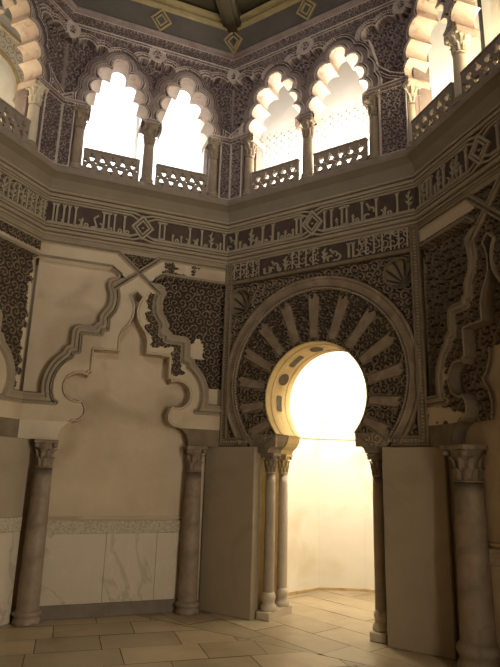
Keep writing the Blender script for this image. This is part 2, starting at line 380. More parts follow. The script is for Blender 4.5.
# ---- niche behind: polygonal walls, scalloped dome
NP = [(-.70, 3.24), (-.98, 3.78), (-.80, 4.49), (-.30, 4.78), (.30, 4.78), (.80, 4.49), (.98, 3.78), (.70, 3.24)]
def niche():
    v = []; f = []; n = len(NP)
    for z in (0, 1.86): v += [(x, y, z) for x, y in NP]
    for i in range(n-1): f.append((i, i+1, n+i+1, n+i))
    me = bpy.data.meshes.new('wall_niche'); me.from_pydata(v, [], f); me.materials.append(M['niche']); struct('wall_niche', me)
    # cornice and shell dome with radial flutes
    v = []; f = []; K = 96; R = 14
    for j in range(R+1):
        t = j/R*PI/2
        for i in range(K):
            a = 2*PI*i/K; fl = 1+.05*abs(math.sin(a*7))*math.cos(t)**.5
            r = 1.0*math.cos(t)*fl; v.append((r*math.cos(a), 3.96+r*math.sin(a)*.84, 1.88+1.45*math.sin(t)))
    for j in range(R):
        for i in range(K//2): f.append((j*K+i, j*K+(i+1) % K, (j+1)*K+(i+1) % K, (j+1)*K+i))
    b = len(v); T = [PI*k/32 for k in range(33)]
    for y in (3.97, 3.24): v += [(1.0*math.cos(t), y, 1.88+1.45*math.sin(t)) for t in T]
    for k in range(32): f.append((b+k, b+k+1, b+33+k+1, b+33+k))
    me = bpy.data.meshes.new('ceiling_niche'); me.from_pydata(v, [], f); me.materials.append(M['niche'])
    struct('ceiling_niche', me)
    v = []; f = []
    for sc_, z in ((1.0, 1.84), (.975, 1.855), (.975, 1.885), (1.06, 1.90)): v += [((x)*sc_, 3.98+(y-3.98)*sc_, z) for x, y in NP]
    for j in range(3):
        for i in range(n-1): f.append((j*n+i, j*n+i+1, (j+1)*n+i+1, (j+1)*n+i))
    me = bpy.data.meshes.new('trim_4'); me.from_pydata(v, [], f); me.materials.append(M['niche']); struct('trim_4', me)
    me = bpy.data.meshes.new('baseboard_niche'); v = []; f = []
    for sc_, z in ((.985, 0), (.985, .03), (1.0, .034)): v += [(x*sc_, 3.98+(y-3.98)*sc_, z) for x, y in NP]
    for j in range(2):
        for i in range(n-1): f.append((j*n+i, j*n+i+1, (j+1)*n+i+1, (j+1)*n+i))
    me.from_pydata(v, [], f); me.materials.append(M['ochre']); struct('baseboard_niche', me)
niche()

# ---- gallery back walls, gallery roof, ceiling
for nm, W, m, dp in (('wall_gallery_far_left', WD, 'gallery_warm', -.80), ('wall_gallery_left', WA, 'gallery', -.75), ('wall_gallery_centre', WB, 'gallery', -.62), ('wall_gallery_right', WC, 'gallery_warm', -.70)):
    wall_rect(nm, W, 4.5, 7.0, dp-.12, dp, m, -.45, W.L+.45)
me = bpy.data.meshes.new('ceiling')
me.from_pydata([(*(np.array(p)*1.0), 7.02) for p in offset_plan(-1.1)], [], [tuple(range(8))]); me.materials.append(M['wood']); struct('ceiling', me)

# ================================================================== CARVED WALLS
# ---- inscription frieze on each wall
def glyph(mb, kind, u, b, h, s=1):
    t = .0195*s
    def bar(u0, v0, u1, v1, tk=t):
        dx, dy = u1-u0, v1-v0; l = math.hypot(dx, dy); nx, ny = -dy/l*tk/2, dx/l*tk/2
        mb.prism([(u0+nx, v0+ny), (u0-nx, v0-ny), (u1-nx, v1-ny), (u1+nx, v1+ny)], .03, .052)
    def arc(cu, cv, r, a0, a1, tk=t*.8, n=9):
        P = circle(cu, cv, r+tk/2, n, a0, a1, True)+circle(cu, cv, r-tk/2, n, a0, a1, True)[::-1]
        for i in range(n): mb.prism([P[i], P[i+1], P[2*n+1-i-1], P[2*n+1-i]][::-1], .03, .052)
    if kind in 'lLT':
        bar(u, b, u, b+h); mb.prism([(u-t*.5, b+h-.03), (u+t*.5, b+h-.03), (u+t*1.3, b+h+.012), (u, b+h-.006), (u-t*1.3, b+h+.012)], .03, .053)
        if kind == 'L': arc(u+.03, b+.02, .03, -PI*.5, PI*.2)
        if kind == 'T':
            bar(u+.055, b, u+.055, b+h); bar(u-.03, b+h, u+.085, b+h, t*1.1); bar(u+.0, b+.01, u+.055, b+.01)
    if kind == 'z': bar(u-.03, b+.005, u+.03, b+.02); bar(u+.03, b+.02, u-.005, b+h*.55); bar(u-.005, b+h*.55, u+.045, b+h*.75)
    if kind == 'o': arc(u, b+.022, .018, 0, 2*PI, t*.8, 10)
    if kind == 'v': bar(u, b, u, b+h*.35); mb.prism([(u-t, b+h*.35), (u+t, b+h*.33), (u+t*.2, b+h*.48)], .03, .052)
    if kind == 'r': arc(u, b+.035, .035, -PI*.6, PI*.45); bar(u-.045, b, u, b, t*.9)
    if kind == 'w': arc(u-.02, b+.03, .03, PI*.2, PI*1.3); arc(u+.03, b+h*.45, .03, -PI*.3, PI*.9); bar(u+.02, b+h*.5, u-.02, b+h*.85)
    if kind == 'f':                                           # floral spray
        bar(u, b, u, b+h*.9, t*.7)
        for k, (x, y) in enumerate(((.035, .35), (-.035, .45), (.04, .6), (-.03, .75), (.02, .95))):
            mb.prism([(u, b+h*y-.03), (u+x*.6, b+h*y-.02), (u+x, b+h*y+.012), (u+x*.3, b+h*y+.005)][::1 if x > 0 else -1], .03, .05)

def diamond(mb, u, v, r, w0, w1, t=.02, sx=1.0):
    P = [(u+r*sx, v), (u, v+r), (u-r*sx, v), (u, v-r)]
    sec = [(t/2, w0), (t/2, w1-.004), (t/4, w1), (-t/4, w1), (-t/2, w1-.004), (-t/2, w0)]
    mb.sweep(P, sec, True)
FRB, FRT = 3.862, 4.222
def frieze(W, label, letters, rows_dense=()):
    root = empty('inscription_frieze', W.mat(W.L/2, FRB, 0), label, 'frieze', None); o = (W.L/2, FRB, 0)
    t = .03*math.tan(PI/8)
    link('frieze_ground', fix_normals(MB().box(t, W.L-t, FRB, FRT, -.06, .03).mesh('frieze_ground', 'ground', o)), root)
    # border strips with diamond crossing in the middle
    mb = MB(); c = W.L/2; vm = (FRB+FRT)/2
    sec = lambda h: [(.011*h, .03), (.011*h, .05), (.005*h, .054), (-.005*h, .054), (-.011*h, .05), (-.011*h, .03)]
    for s in (1, -1):
        e = c-s*(c-t-.005)
        for q in (.022, .052):
            up = [(e, FRT-q), (c-s*(.15-q*.5), FRT-q), (c-s*.0, vm+.09+q*.2) if q < .05 else (c-s*.075, vm+.065)]
            up = [(e, FRT-q), (c-s*(.135+(.066-q)*.3), FRT-q), (c-s*.05, vm+.085)] if q > .05 else [(e, FRT-q), (c-s*.1, FRT-q), (c-s*.015, vm+.13)]
            dn = [(x, 2*vm-y) for x, y in up]
            for P in (up, dn): mb.sweep(P if s > 0 else P, sec(1), False)
    link('border_strips', fix_normals(mb.mesh('border_strips', 'mould', o)), root)
    mb = MB(); diamond(mb, c, vm, .135, .03, .056, .024, .85); diamond(mb, c, vm, .085, .03, .056, .02, .85); mb.lathe([(.001, vm-.02), (.02, vm)], c, .04)
    g = mb; link('diamond_medallion', fix_normals(g.mesh('diamond_medallion', 'letter', o)), root)
    b0 = FRB+.072; H = .222
    base = MB(); 
    for u0, u1 in ((t+.02, c-.12), (c+.12, W.L-t-.02)): base.box(u0, u1, b0-.010, b0+.006, .03, .046)
    link('base_line', base.mesh('base_line', 'letter', o), root)
    for kind, u in letters:
        mb = MB(); glyph(mb, kind, u, b0, H*(.95 if kind != 'T' else .92)); link('letter', fix_normals(mb.mesh('letter', 'letter', o)), root)
    return root
A_let = [('l', .085), ('L', .12), ('l', .19), ('L', .245), ('l', .31), ('r', .34), ('v', .385), ('o', .43), ('z', .51), ('r', .565), ('T', .61), ('o', .685), ('l', .727), ('o', .79), ('l', .835), ('o', .872),
         ('T', 1.235), ('v', 1.39), ('o', 1.44), ('v', 1.49), ('r', 1.54), ('l', 1.59), ('r', 1.625), ('v', 1.68), ('L', 1.735), ('o', 1.785), ('f', 1.85), ('r', 1.90), ('v', 1.965), ('L', 2.01)]
B_let = [('w', .07), ('l', .147), ('v', .20), ('o', .27), ('f', .352), ('r', .385), ('v', .43), ('o', .47), ('l', .51), ('o', .56), ('r', .60), ('l', .645), ('v', .72), ('o', .77), ('v', .81), ('o', .86), ('v', .905), ('T', .95),
         ('l', 1.29), ('L', 1.37), ('v', 1.43), ('T', 1.49), ('v', 1.615), ('o', 1.66), ('l', 1.715), ('w', 1.785), ('l', 1.868), ('r', 1.91), ('v', 1.96), ('o', 2.005), ('l', 2.085), ('f', 2.20)]
C_let = [('l', .10), ('f', .15), ('T', .21), ('v', .33), ('f', .38), ('l', .455), ('r', .50), ('f', .58), ('f', .635), ('v', .69), ('l', .765), ('l', 1.14), ('o', 1.19), ('l', 1.26), ('T', 1.34), ('r', 1.46), ('v', 1.52), ('l', 1.58), ('f', 1.66), ('o', 1.72)]
D_let = [('f', .12), ('l', .2), ('T', .3), ('f', .45), ('v', .55), ('l', .65), ('z', .78), ('f', .9), ('f', 1.35), ('l', 1.41), ('f', 1.48), ('T', 1.55), ('f', 1.68), ('l', 1.74), ('f', 1.80), ('l', 1.86), ('f', 1.92), ('l', 1.98), ('f', 2.04), ('L', 2.10), ('f', 2.17), ('l', 2.22)]
frieze(WA, 'frieze of pale letters on dark ground above the plain cream blind arch', A_let)
frieze(WB, 'frieze of pale letters on dark ground running above the horseshoe doorway wall', B_let)
frieze(WC, 'frieze of pale letters on dark ground at the right, above the carved blind arch', C_let)
frD = frieze(WD, 'densely carved frieze of pale letters at the far left of the cornice', D_let)
me = hfield('foliage_ground', (1.32, WD.L-.02, FRB+.06, FRT-.06), .006, lambda U, V: (U > 0, .028+.014*scroll(U, V, .085, 4, .034), (scroll(U, V, .085, 4, .034) > .4).astype(int)), ['ground', 'letter'], (WD.L/2, FRB, 0))
link('foliage_ground', me, frD)

# ---- mixtilinear blind arches (left wall A, far left D, right wall C)
IN_H = [(0, 3.285), (.055, 3.235), (.028, 3.18), (.010, 3.12), (.006, 3.06), (.02, 2.98), (.055, 2.91), (.11, 2.835), (.14, 2.75), (.14, 2.605), (.40, 2.595), (.40, 2.36), (.432, 2.352), (.436, 2.322)]
a0_, a1_ = math.radians(58), math.radians(-72)
IN_H += [(.515-.135*math.cos(PI-(a0_+(2*PI+a1_-a0_)*k/16)) if 0 else .515-.138*math.cos(t), 2.195+.138*math.sin(t)) for k, t in [(k, math.radians(55)+(math.radians(290)-math.radians(55))*k/18) for k in range(19)]]
IN_H += [(.455, 2.05), (.43, 2.01), (.418, 1.96), (.425, 1.91), (.455, 1.87), (.50, 1.845), (.55, 1.838)]
OUT_H = [(.0, 3.50), (.128, 3.403), (.235, 3.329), (.215, 3.27), (.203, 3.21), (.206, 3.12), (.225, 3.05), (.288, 2.955), (.286, 2.828), (.343, 2.824), (.343, 2.772), (.552, 2.765), (.552, 2.56), (.617, 2.545), (.622, 2.511)]
OUT_H += [(.42+.37*math.cos(t), 2.19+.37*math.sin(t)) for t in [math.radians(58)-math.radians(82)*k/10 for k in range(11)]]
OUT_H += [(.725, 2.022), (1.10, 2.022)]
def blind_arch(W, label, c, k, plain, seed):
    """plain(U,V,zone)->bool arrays where the surface has been left smooth"""
    L = W.L; o = (c, 1.62, 0)
    root = empty('blind_arch', W.mat(c, 1.62, 0), label, 'arch')
    mir = lambda H: [(c-x*k, y) for x, y in H][::-1]+[(c+x*k, y) for x, y in H if x > 0]
    inn = mir(IN_H); out = mir(OUT_H)
    opening = inn+[(c+.60*k, 1.838), (c+.60*k, 1.0), (c-.60*k, 1.0), (c-.60*k, 1.838)]
    outpoly = out+[(c+1.1*k, 1.0), (c-1.1*k, 1.0)]
    T1 = [(c-1.3*k, 3.715), (c-.235*k, 3.715), (c+.25*k, 3.30)]; T1m = [(2*c-x, y) for x, y in T1]
    T2 = [(c-1.3*k, 3.54), (c-.29*k, 3.54), (c-.20*k, 3.475), (c+.02*k, 3.30)]; T2m = [(2*c-x, y) for x, y in T2]
    bandL = T1[:2]+[(c+.17*k, 3.37), (c+.085*k, 3.24)]+T2[::-1][:0]+[(c-.20*k, 3.475), (c-.29*k, 3.54), (c-1.3*k, 3.54)]
    bandR = [(2*c-x, y) for x, y in bandL]
    def field(U, V):
        keep = (V >= 1.838) & (V <= 3.80) & ~inpoly(U, V, opening)
        di = dline(U, V, inn); so = sdpoly(U, V, outpoly)
        s1 = np.minimum(dline(U, V, T1), dline(U, V, T1m)); s2 = np.minimum(dline(U, V, T2[:3]), dline(U, V, T2m[:3]))
        inb = (inpoly(U, V, bandL) | inpoly(U, V, bandR))
        above = ~inb & (V > 3.3) & ((V > 3.715) | (np.abs(U-c) < (V-3.49)/.83*.97*k))
        sc = scroll(U, V, .105, seed, .040); sc2 = scroll(U, V, .085, seed+3, .036)
        inside = so < 0; mould = (so >= 0) & (so < .10*k) & ~inb & ~above & (V < 3.42)
        spand = ~inside & ~mould & ~inb & ~above
        pl_b = plain(U, V, 'band'); pl_s = plain(U, V, 'spandrel'); pl_t = plain(U, V, 'top')
        H = np.zeros(U.shape); MI = np.zeros(U.shape, int)
        # arch band
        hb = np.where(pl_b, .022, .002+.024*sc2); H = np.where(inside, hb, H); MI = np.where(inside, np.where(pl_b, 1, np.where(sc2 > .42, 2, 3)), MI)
        e = inside & (di < .030); H = np.where(e, np.where(di > .022, .004, .024+.016*ridge(di, .011, .010)), H); MI = np.where(e, 1 if seed < 20 else 0, MI)
        e = inside & (so > -.030) & (V > 1.99); H = np.where(e, np.where(so > -.008, .030, np.where(so > -.018, .004, .030)), H); MI = np.where(e, 0, MI)
        # stepped moulding round the arch band
        hm = np.where(so < .010, -.012, .038)-.024*sst(.042, .047, so)+.014*ridge(so, .074*k, .014)-.045*sst(.088*k, .096*k, so); H = np.where(mould, hm, H); MI = np.where(mould, 0, MI)
        # spandrels
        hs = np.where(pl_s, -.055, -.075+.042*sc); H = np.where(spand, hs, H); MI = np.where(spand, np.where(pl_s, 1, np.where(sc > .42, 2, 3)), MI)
        # crossing frame bands
        H = np.where(inb, np.where(pl_t, .012, -.012+.024*sc2), H); MI = np.where(inb, np.where(pl_t, 1, np.where(sc2 > .42, 2, 3)), MI)
        H = np.where(above, np.where(V > 3.715, .005, -.035+.03*sc2), H); MI = np.where(above, np.where(V > 3.715, 0, np.where(sc2 > .42, 2, 3)), MI)
        lim = (V > 3.22)
        for s_, hw in ((s1, .030), (s2, .020)):
            e = (s_ < hw) & lim & ~(inside & (so < -.03) & (s_ is s2)); H = np.where(e, np.where(s_ < .0075, -.006, .020+.016*ridge(s_, hw*.62, hw*.36)), H); MI = np.where(e, 0, MI)
        return keep, H, MI
    zone = {}
    def part(name, sel):
        def fn(U, V):
            keep, H, MI = field(U, V); return keep & sel(U, V), H, MI
        lo, hi = .0, L
        me = hfield(name, (lo, hi, 1.838, 3.80), .0055, fn, ['mould', 'plaster', 'carve', 'carve_dark'], o)
        return link(name, me, root)
    ins = lambda U, V: sdpoly(U, V, outpoly) < .0
    inb = lambda U, V: (inpoly(U, V, bandL) | inpoly(U, V, bandR)) | (V > 3.70) | ((np.abs(U-c) < (V-3.49)/.83*.97*k) & (V > 3.49))
    mou = lambda U, V: (sdpoly(U, V, outpoly) < .10*k)
    dil = .008
    part('arch_band', lambda U, V: sdpoly(U, V, outpoly) < .003)
    part('outer_moulding', lambda U, V: (sdpoly(U, V, outpoly) > -.003) & (sdpoly(U, V, outpoly) < .10*k+.003) & ~inb(U, V))
    part('frame_band', lambda U, V: (sdpoly(U, V, outpoly) > -.003) & (inb(U, V)))
    part('spandrel_panel', lambda U, V: (sdpoly(U, V, outpoly) > .10*k-.004) & ~inb(U, V) & (U < c))
    part('spandrel_panel', lambda U, V: (sdpoly(U, V, outpoly) > .10*k-.004) & ~inb(U, V) & (U >= c))
    # reveal down to the recessed field
    mb = MB().strip(inn, -.112, .030); link('reveal', mb.mesh('reveal', 'plaster' if seed < 20 else 'carve', o), root)
    if seed > 20:
        def inner(U, V):
            k_ = inpoly(U, V, opening) & (V > 1.84); d = dline(U, V, inn); q = scroll(U, V, .10, seed+9, .040)
            k_ &= (d < .17) | (V > 2.42); e = (np.abs(d-.158) < .014) & (V < 2.42)
            return k_, np.where(e, -.075, -.104+.03*q), np.where(e, 0, np.where(q > .42, 2, 3))
        link('carved_inner_band', hfield('carved_inner_band', (c-.55, c+.55, 1.84, 3.28), .0055, inner, ['mould', 'plaster', 'carve', 'carve_dark'], o), root)
    # two impost blocks with a hollow front edge
    for s in (-1, 1):
        prof = [(c+s*1.10*k, 1.838), (c+s*.545*k, 1.838), (c+s*.60*k, 1.815), (c+s*.645*k, 1.77), (c+s*.668*k, 1.70), (c+s*.672*k, 1.655), (c+s*1.10*k, 1.655)]
        prof = [(min(max(x, .0), L), y) for x, y in prof]
        link('impost_block', fix_normals(MB().prism(prof, -.11, .02).mesh('impost_block', 'carve' if s > 0 or seed > 20 else 'plaster_pale', o)), root)
    return root
nz = lambda U, V, s: .012*np.sin(U*s*1.3+1)+.016*np.sin(V*s+U*13)+.01*np.sin(V*s*2.3)
def plainA(U, V, z):
    if z == 'band':
        return ~((U > 1.13) & (V < 3.30) & (V > 2.35) & (sdpoly(U, V, [(1.17, 3.32), (1.30, 3.30), (1.27, 3.1), (1.33, 2.84), (1.6, 2.78), (1.6, 2.4), (1.45, 2.38), (1.47, 2.70), (1.24, 2.70), (1.17, 2.9)])+nz(U, V, 40) < 0))
    if z == 'spandrel': return (U < 1.2) | ((V < 2.82+nz(U, V, 30)) & (U < 1.83+nz(V, U, 30)) & (V > 2.62)) | ((U > 1.93) & (V < 2.3))
    return ~((np.hypot(U-1.40, V-3.62)+nz(U, V, 60) < .065) | (np.hypot(U-1.68, V-3.64)+nz(U, V, 60) < .035) | ((U > 1.3) & (V < 3.575+nz(U, V, 50)) & (U < 1.62)))
def plainD(U, V, z):
    if z == 'spandrel': return U > 2.245+nz(V, U, 40)
    if z == 'top': return ~((U > 1.4) & (V > 3.60))
    return U > 0
def plainC(U, V, z):
    if z == 'band': return sdpoly(U, V, [(.10, 2.24), (.30, 2.33), (.27, 2.12), (.16, 1.98), (.16, 2.0), (.45, 1.94), (.55, 1.90), (.5, 1.83), (0, 1.83), (0, 2.02), (.14, 2.02)])+nz(U, V, 40) < 0
    if z == 'spandrel': return U < -1
    return (V > 3.58) & (U < .78)
blind_arch(WA, 'plain cream blind arch with stepped mixed-curve outline on the left wall', WA.L/2, 1.0, plainA, 5)
blind_arch(WD, 'blind arch cut by the left edge of the view, dark carved spandrel beside it', 1.24, 1.04, plainD, 11)
blind_arch(WC, 'dark carved blind arch with scrollwork on the right wall', WC.L/2, .889, plainC, 31)

# ---- mihrab arch
EV = 2.33; RO = 1.10; RI = .985
def mihrab():
    W = WB; o = (CU, 1.66, 0)
    root = empty('mihrab_arch', W.mat(CU, 1.66, 0), 'carved horseshoe arch with radiating voussoirs around the bright doorway', 'arch')
    RVO = lambda th: 0
    # voussoirs: boundaries are rays from the intrados centre to the extrados ring
    a_lo = math.asin((1.79-CV)/CR)
    nV = 27; dA = (PI-2*a_lo)/(14*1.22+13*.78); angs = [a_lo]
    for i in range(nV): angs.append(angs[-1]+dA*(1.22 if i % 2 == 0 else .78))
    def ext(a):                                              # ray from (CU,CV+.0) to circle of radius RI-.02 centred (CU,EV)
        dx, dy = math.cos(a), math.sin(a); r = RI-.035; b = dy*(CV-EV); c_ = (CV-EV)**2-r*r; return -b+math.sqrt(b*b-c_)
    for i in range(nV):
        t0, t1 = angs[i], angs[i+1]; carved = i % 2 == 0; g = .004
        us = []
        def pt(a, r): return (CU+r*math.cos(a), CV+r*math.sin(a))
        nT, nR = 14, 64
        me = None
        A = np.linspace(t0+.003, t1-.003, nT); X = np.linspace(0, 1, nR)
        AA, XX = np.meshgrid(A, X); E = np.vectorize(ext)(AA); R = CR+(E-CR)*XX
        Uu = CU+R*np.cos(AA); Vv = CV+R*np.sin(AA)
        ed = np.minimum(AA-t0, t1-AA)*R
        s = scroll(Uu, Vv, .085, 50+i, .036)
        if carved:
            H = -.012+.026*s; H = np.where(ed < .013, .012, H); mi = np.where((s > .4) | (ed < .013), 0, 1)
        else:
            endc = (XX > .90-.05*np.cos((AA-t0)/(t1-t0)*2*PI*1.5)) | (XX < .07)
            H = np.where(endc, -.006+.02*s, .020); mi = np.where(endc, np.where(s > .4, 0, 1), 2); H = np.where((ed < .008) & ~endc, .008, H)
        mb = MB(); vs = [(Uu[r, c], Vv[r, c], H[r, c]) for r in range(nR) for c in range(nT)]
        fs = [(r*nT+c, (r+1)*nT+c, (r+1)*nT+c+1, r*nT+c+1) for r in range(nR-1) for c in range(nT-1)]
        mb.add(vs, fs); mb.mi = [int(mi[r, c]) for r in range(nR-1) for c in range(nT-1)]
        # back body of the block
        P = [pt(t0+.002, CR), pt((t0+t1)/2, CR), pt(t1-.002, CR), pt(t1-.002, ext(t1)), pt((t0+t1)/2, ext((t0+t1)/2)), pt(t0+.002, ext(t0))]
        mb.prism(P, -.03, -.013, 0)
        link('voussoir', mb.mesh('voussoir', ['carve', 'carve_dark', 'carve_pale'], o), root, label='carved voussoir' if carved else 'smooth voussoir')
    # springing course under the voussoirs, down to the impost
    for s in (-1, 1):
        P = [(CU+s*(CR*math.cos(a_lo)+.0), 1.79), (CU+s*.86, 1.70), (CU+s*.99, 1.79)]
    # archivolt: beads and plain band
    b_lo = math.asin((1.69-EV)/RO)
    path = circle(CU, EV, RI, 72, b_lo-.02, PI-b_lo+.02, True)[::-1]
    sec = [(-.032, -.02), (-.032, .012), (-.024, .022), (-.014, .022), (-.010, .010), (-.002, .010), (.002, .030), (.010, .036), (.018, .030), (.022, .018), (.075, .018), (.080, .030), (.092, .040), (.106, .038), (.114, .026), (.116, -.02)]
    link('archivolt', fix_normals(MB().sweep(path, sec).mesh('archivolt', 'carve_pale', o)), root)
    def bead_strip(name, path, hw, period, w0, h, m):
        P = np.array(path, float); seg = np.hypot(*np.diff(P, axis=0).T); cum = np.concatenate([[0], np.cumsum(seg)]); n = int(cum[-1]/.007)
        S_ = np.linspace(0, cum[-1], n); X = np.interp(S_, cum, P[:, 0]); Y = np.interp(S_, cum, P[:, 1]); T = np.stack([np.gradient(X), np.gradient(Y)], 1); T /= np.hypot(*T.T)[:, None]
        vs = []
        for k in range(n):
            hh = h*max(0, math.cos(2*PI*S_[k]/period))**.5
            for q, z in ((-1, 0), (-.6, 1), (.6, 1), (1, 0)): vs.append((X[k]-T[k, 1]*hw*q, Y[k]+T[k, 0]*hw*q, w0+hh*z))
        g = MB().add(vs, [(k*4+j, k*4+j+1, k*4+j+5, k*4+j+4) for k in range(n-1) for j in range(3)]); return fix_normals(g.mesh(name, m, o))
    link('bead_row', bead_strip('bead_row', circle(CU, EV, RI-.019, 90, b_lo, PI-b_lo, True), .009, .030, .018, .016, 'letter'), root)
    # shells
    SH = [(.195, 3.285, .165), (2.062, 3.315, .165)]
    for su, sv, sr in SH:
        hinge = (su+.42*sr*(1 if su < CU else .4), sv-.55*sr)
        def fn(U, V, su=su, sv=sv, sr=sr, hinge=hinge):
            d = np.hypot(U-su, V-sv); th = np.arctan2(V-hinge[1], U-hinge[0]); q = np.abs(np.cos(th*7.0+.4)); rr = np.hypot(U-hinge[0], V-hinge[1])
            rim = sr*(.85+.07*q)
            bowl = -.065*np.sqrt(np.clip(1-(d/rim)**2, 0, 1))-.034*sst(.25, .9, 1-q)*sst(0, .05, rr)*np.clip(1-(d/rim)**6, 0, 1)
            H = np.where(d < rim, bowl, .012+.012*ridge(d, sr*.955, sr*.045))
            return d < sr, H, np.where((d < rim) & (q < .45), 1, 0)  # dark groove material puts the shade of the flutes into colour
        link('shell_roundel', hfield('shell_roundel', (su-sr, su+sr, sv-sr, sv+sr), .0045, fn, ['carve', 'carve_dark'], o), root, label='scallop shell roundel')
    # spandrels
    def sp(sel):
        def fn(U, V):
            d = np.hypot(U-CU, V-EV); s = scroll(U, V, .10, 71, .038)
            k = (d > RO+.008) & sel(U) & (U > .095) & (U < W.L-.095) & (V > 1.72) & (V < 3.50)
            H = -.014+.028*s
            for su, sv, sr in SH: H = np.where(np.hypot(U-su, V-sv) < sr-.006, -.098, H)
            return k, H, np.where(s > .4, 0, 1)
        return fn
    for ua, ub in ((.09, CU), (CU, W.L-.09)):
        for va, vb in ((1.72, EV), (EV, 3.5)): link('spandrel_panel', hfield('spandrel_panel', (ua, ub, va, vb), .0055, sp(lambda U: U > -9), ['carve', 'carve_dark'], o), root)
    # lower spring blocks between impost and archivolt
    for s in (-1, 1):
        xs = sorted((CU+s*.44, CU+s*.80)); P = [(CU+s*.435, 1.79), (CU+s*.44, 1.66), (CU+s*.74, 1.66), (CU+s*.86, 1.79)]
        link('springer_block', fix_normals(MB().prism(P, -.03, .006).mesh('springer_block', 'carve_pale', o)), root)
    # rectangular frame with dotted margins
    mb = MB(); sec = [(0, -.03), (0, .034), (.008, .042), (.018, .042), (.024, .026), (.066, .026), (.072, .042), (.084, .044), (.092, .034), (.092, -.03)]
    for P, sg in (([(CU-.80, 1.665), (.003, 1.665), (.003, 3.765)], -1), ([(CU+.80, 1.665), (W.L-.003, 1.665), (W.L-.003, 3.765)], 1)):
        mb = MB(); mb.sweep(P, [(sg*a, b) for a, b in sec]); link('alfiz_frame', fix_normals(mb.mesh('alfiz_frame', 'carve', o)), root)
    link('dotted_margin', bead_strip('dotted_margin', [(.38, 1.712), (.049, 1.712), (.049, 3.72)], .014, .032, .020, .014, 'letter'), root)
    link('dotted_margin', bead_strip('dotted_margin', [(W.L-.38, 1.712), (W.L-.049, 1.712), (W.L-.049, 3.72)], .014, .032, .020, .014, 'letter'), root)
    link('dividing_moulding', fix_normals(MB().sweep([(.09, 3.53), (W.L-.09, 3.53)], [(.02, -.03), (.02, .03), (.008, .04), (-.008, .04), (-.02, .03), (-.02, -.03)]).mesh('dividing_moulding', 'carve', o)), root)
    # second inscription row
    link('inscription_ground', MB().box(.09, W.L-.09, 3.53, 3.766, -.03, .004).mesh('inscription_ground', 'ground', o), root)
    def tr(U, V):
        seg = U > -9; s = scroll(U, V, .09, 91, .04)
        s2 = np.maximum(s, (np.abs((U/.085) % 1-.5) < .13)*1.); s2 = np.maximum(s2, (V > 3.715)*scroll(U, V, .05, 93, .03))
        return seg & (s2 > .35), .006+.028*s2, 0
    for ua, ub in ((.10, .47), (.84, 1.22), (1.66, 2.18)): link('foliate_kufic_panel', hfield('foliate_kufic_panel', (ua, ub, 3.56, 3.758), .0045, tr, ['letter'], o), root)
    for kind, u in (('v', .53), ('r', .58), ('w', .645), ('o', .72), ('f', .80), ('f', 1.27), ('w', 1.36), ('r', 1.42), ('l', 1.55), ('l', 1.60), ('r', 1.63)):
        mb = MB(); glyph(mb, kind, u, 3.572, .155, 1.0); mb.v = [(a, b, c-.024) for a, b, c in mb.v]; link('letter', fix_normals(mb.mesh('letter', 'letter', o)), root)
    # painted lining of the intrados, with pierced roundels and cartouches
    arc = circle(CU, CV, CR-.004, 48, a_lo, PI-a_lo, True)
    mb = MB(); 
    for i in range(48): pass
    n = len(arc); prof = [(-.512, 0), (-.44, 0), (-.43, -.008), (-.40, -.008), (-.39, 0), (-.13, 0), (-.12, -.008), (-.09, -.008), (-.08, 0), (.012, 0), (.014, .012)]
    vs = []; fs = []
    for w, dr in prof: vs += [(CU+(x-CU)*(1+dr/CR), CV+(y-CV)*(1+dr/CR), w) for x, y in arc]
    for j in range(len(prof)-1):
        for i in range(n-1): fs.append((j*n+i, j*n+i+1, (j+1)*n+i+1, (j+1)*n+i))
    mb.add(vs, fs, 0, False); link('intrados_lining', mb.mesh('intrados_lining', 'gild', o), root)
    for a, kind in ((100, 'r'), (128, 'c'), (154, 'r'), (182, 'c'), (64, 'c'), (40, 'r'), (12, 'c')):
        a = math.radians(a); mb = MB(); R = CR-.010
        ha, hw = (.125, .10) if kind == 'r' else (.16, .06)
        vs = []; K = 16
        for k in range(K):
            q = 2*PI*k/K; x = math.cos(q); y = math.sin(q)
            if kind == 'c': x = max(-1, min(1, x*1.25)); y = max(-.9, min(.9, y*1.4))
            aa = a+ha*x; vs.append((CU+R*math.cos(aa), CV+R*math.sin(aa), -.26+hw*y))
        vs.append((CU+(R+.004)*math.cos(a), CV+(R+.004)*math.sin(a), -.26))
        mb.add(vs, [(k, (k+1) % K, K) for k in range(K)]); link('painted_cartouche', mb.mesh('painted_cartouche', 'carve_dark' if kind == 'r' else 'wood', o), root, label='dark painted panel of the arch underside')
    # impost mouldings flaring from the arch foot to the capitals
    for s in (-1, 1):
        pr = [(.435, 1.79), (.438, 1.765), (.452, 1.72), (.478, 1.675), (.52, 1.64), (.535, 1.60), (.69, 1.60), (.69, 1.79)]
        for w0, w1, m in ((-.24, .004, 'carve'), (-.53, -.27, 'gild')):
            link('impost', fix_normals(MB().prism([(CU+s*x, y) for x, y in pr], w0, w1).mesh('impost', m, o)), root)
        link('impost_filler', fix_normals(MB().prism([(CU+s*(x+.03), y-.004) for x, y in pr], -.28, -.23).mesh('impost_filler', 'gild', o)), root)
    return root
mihrab()

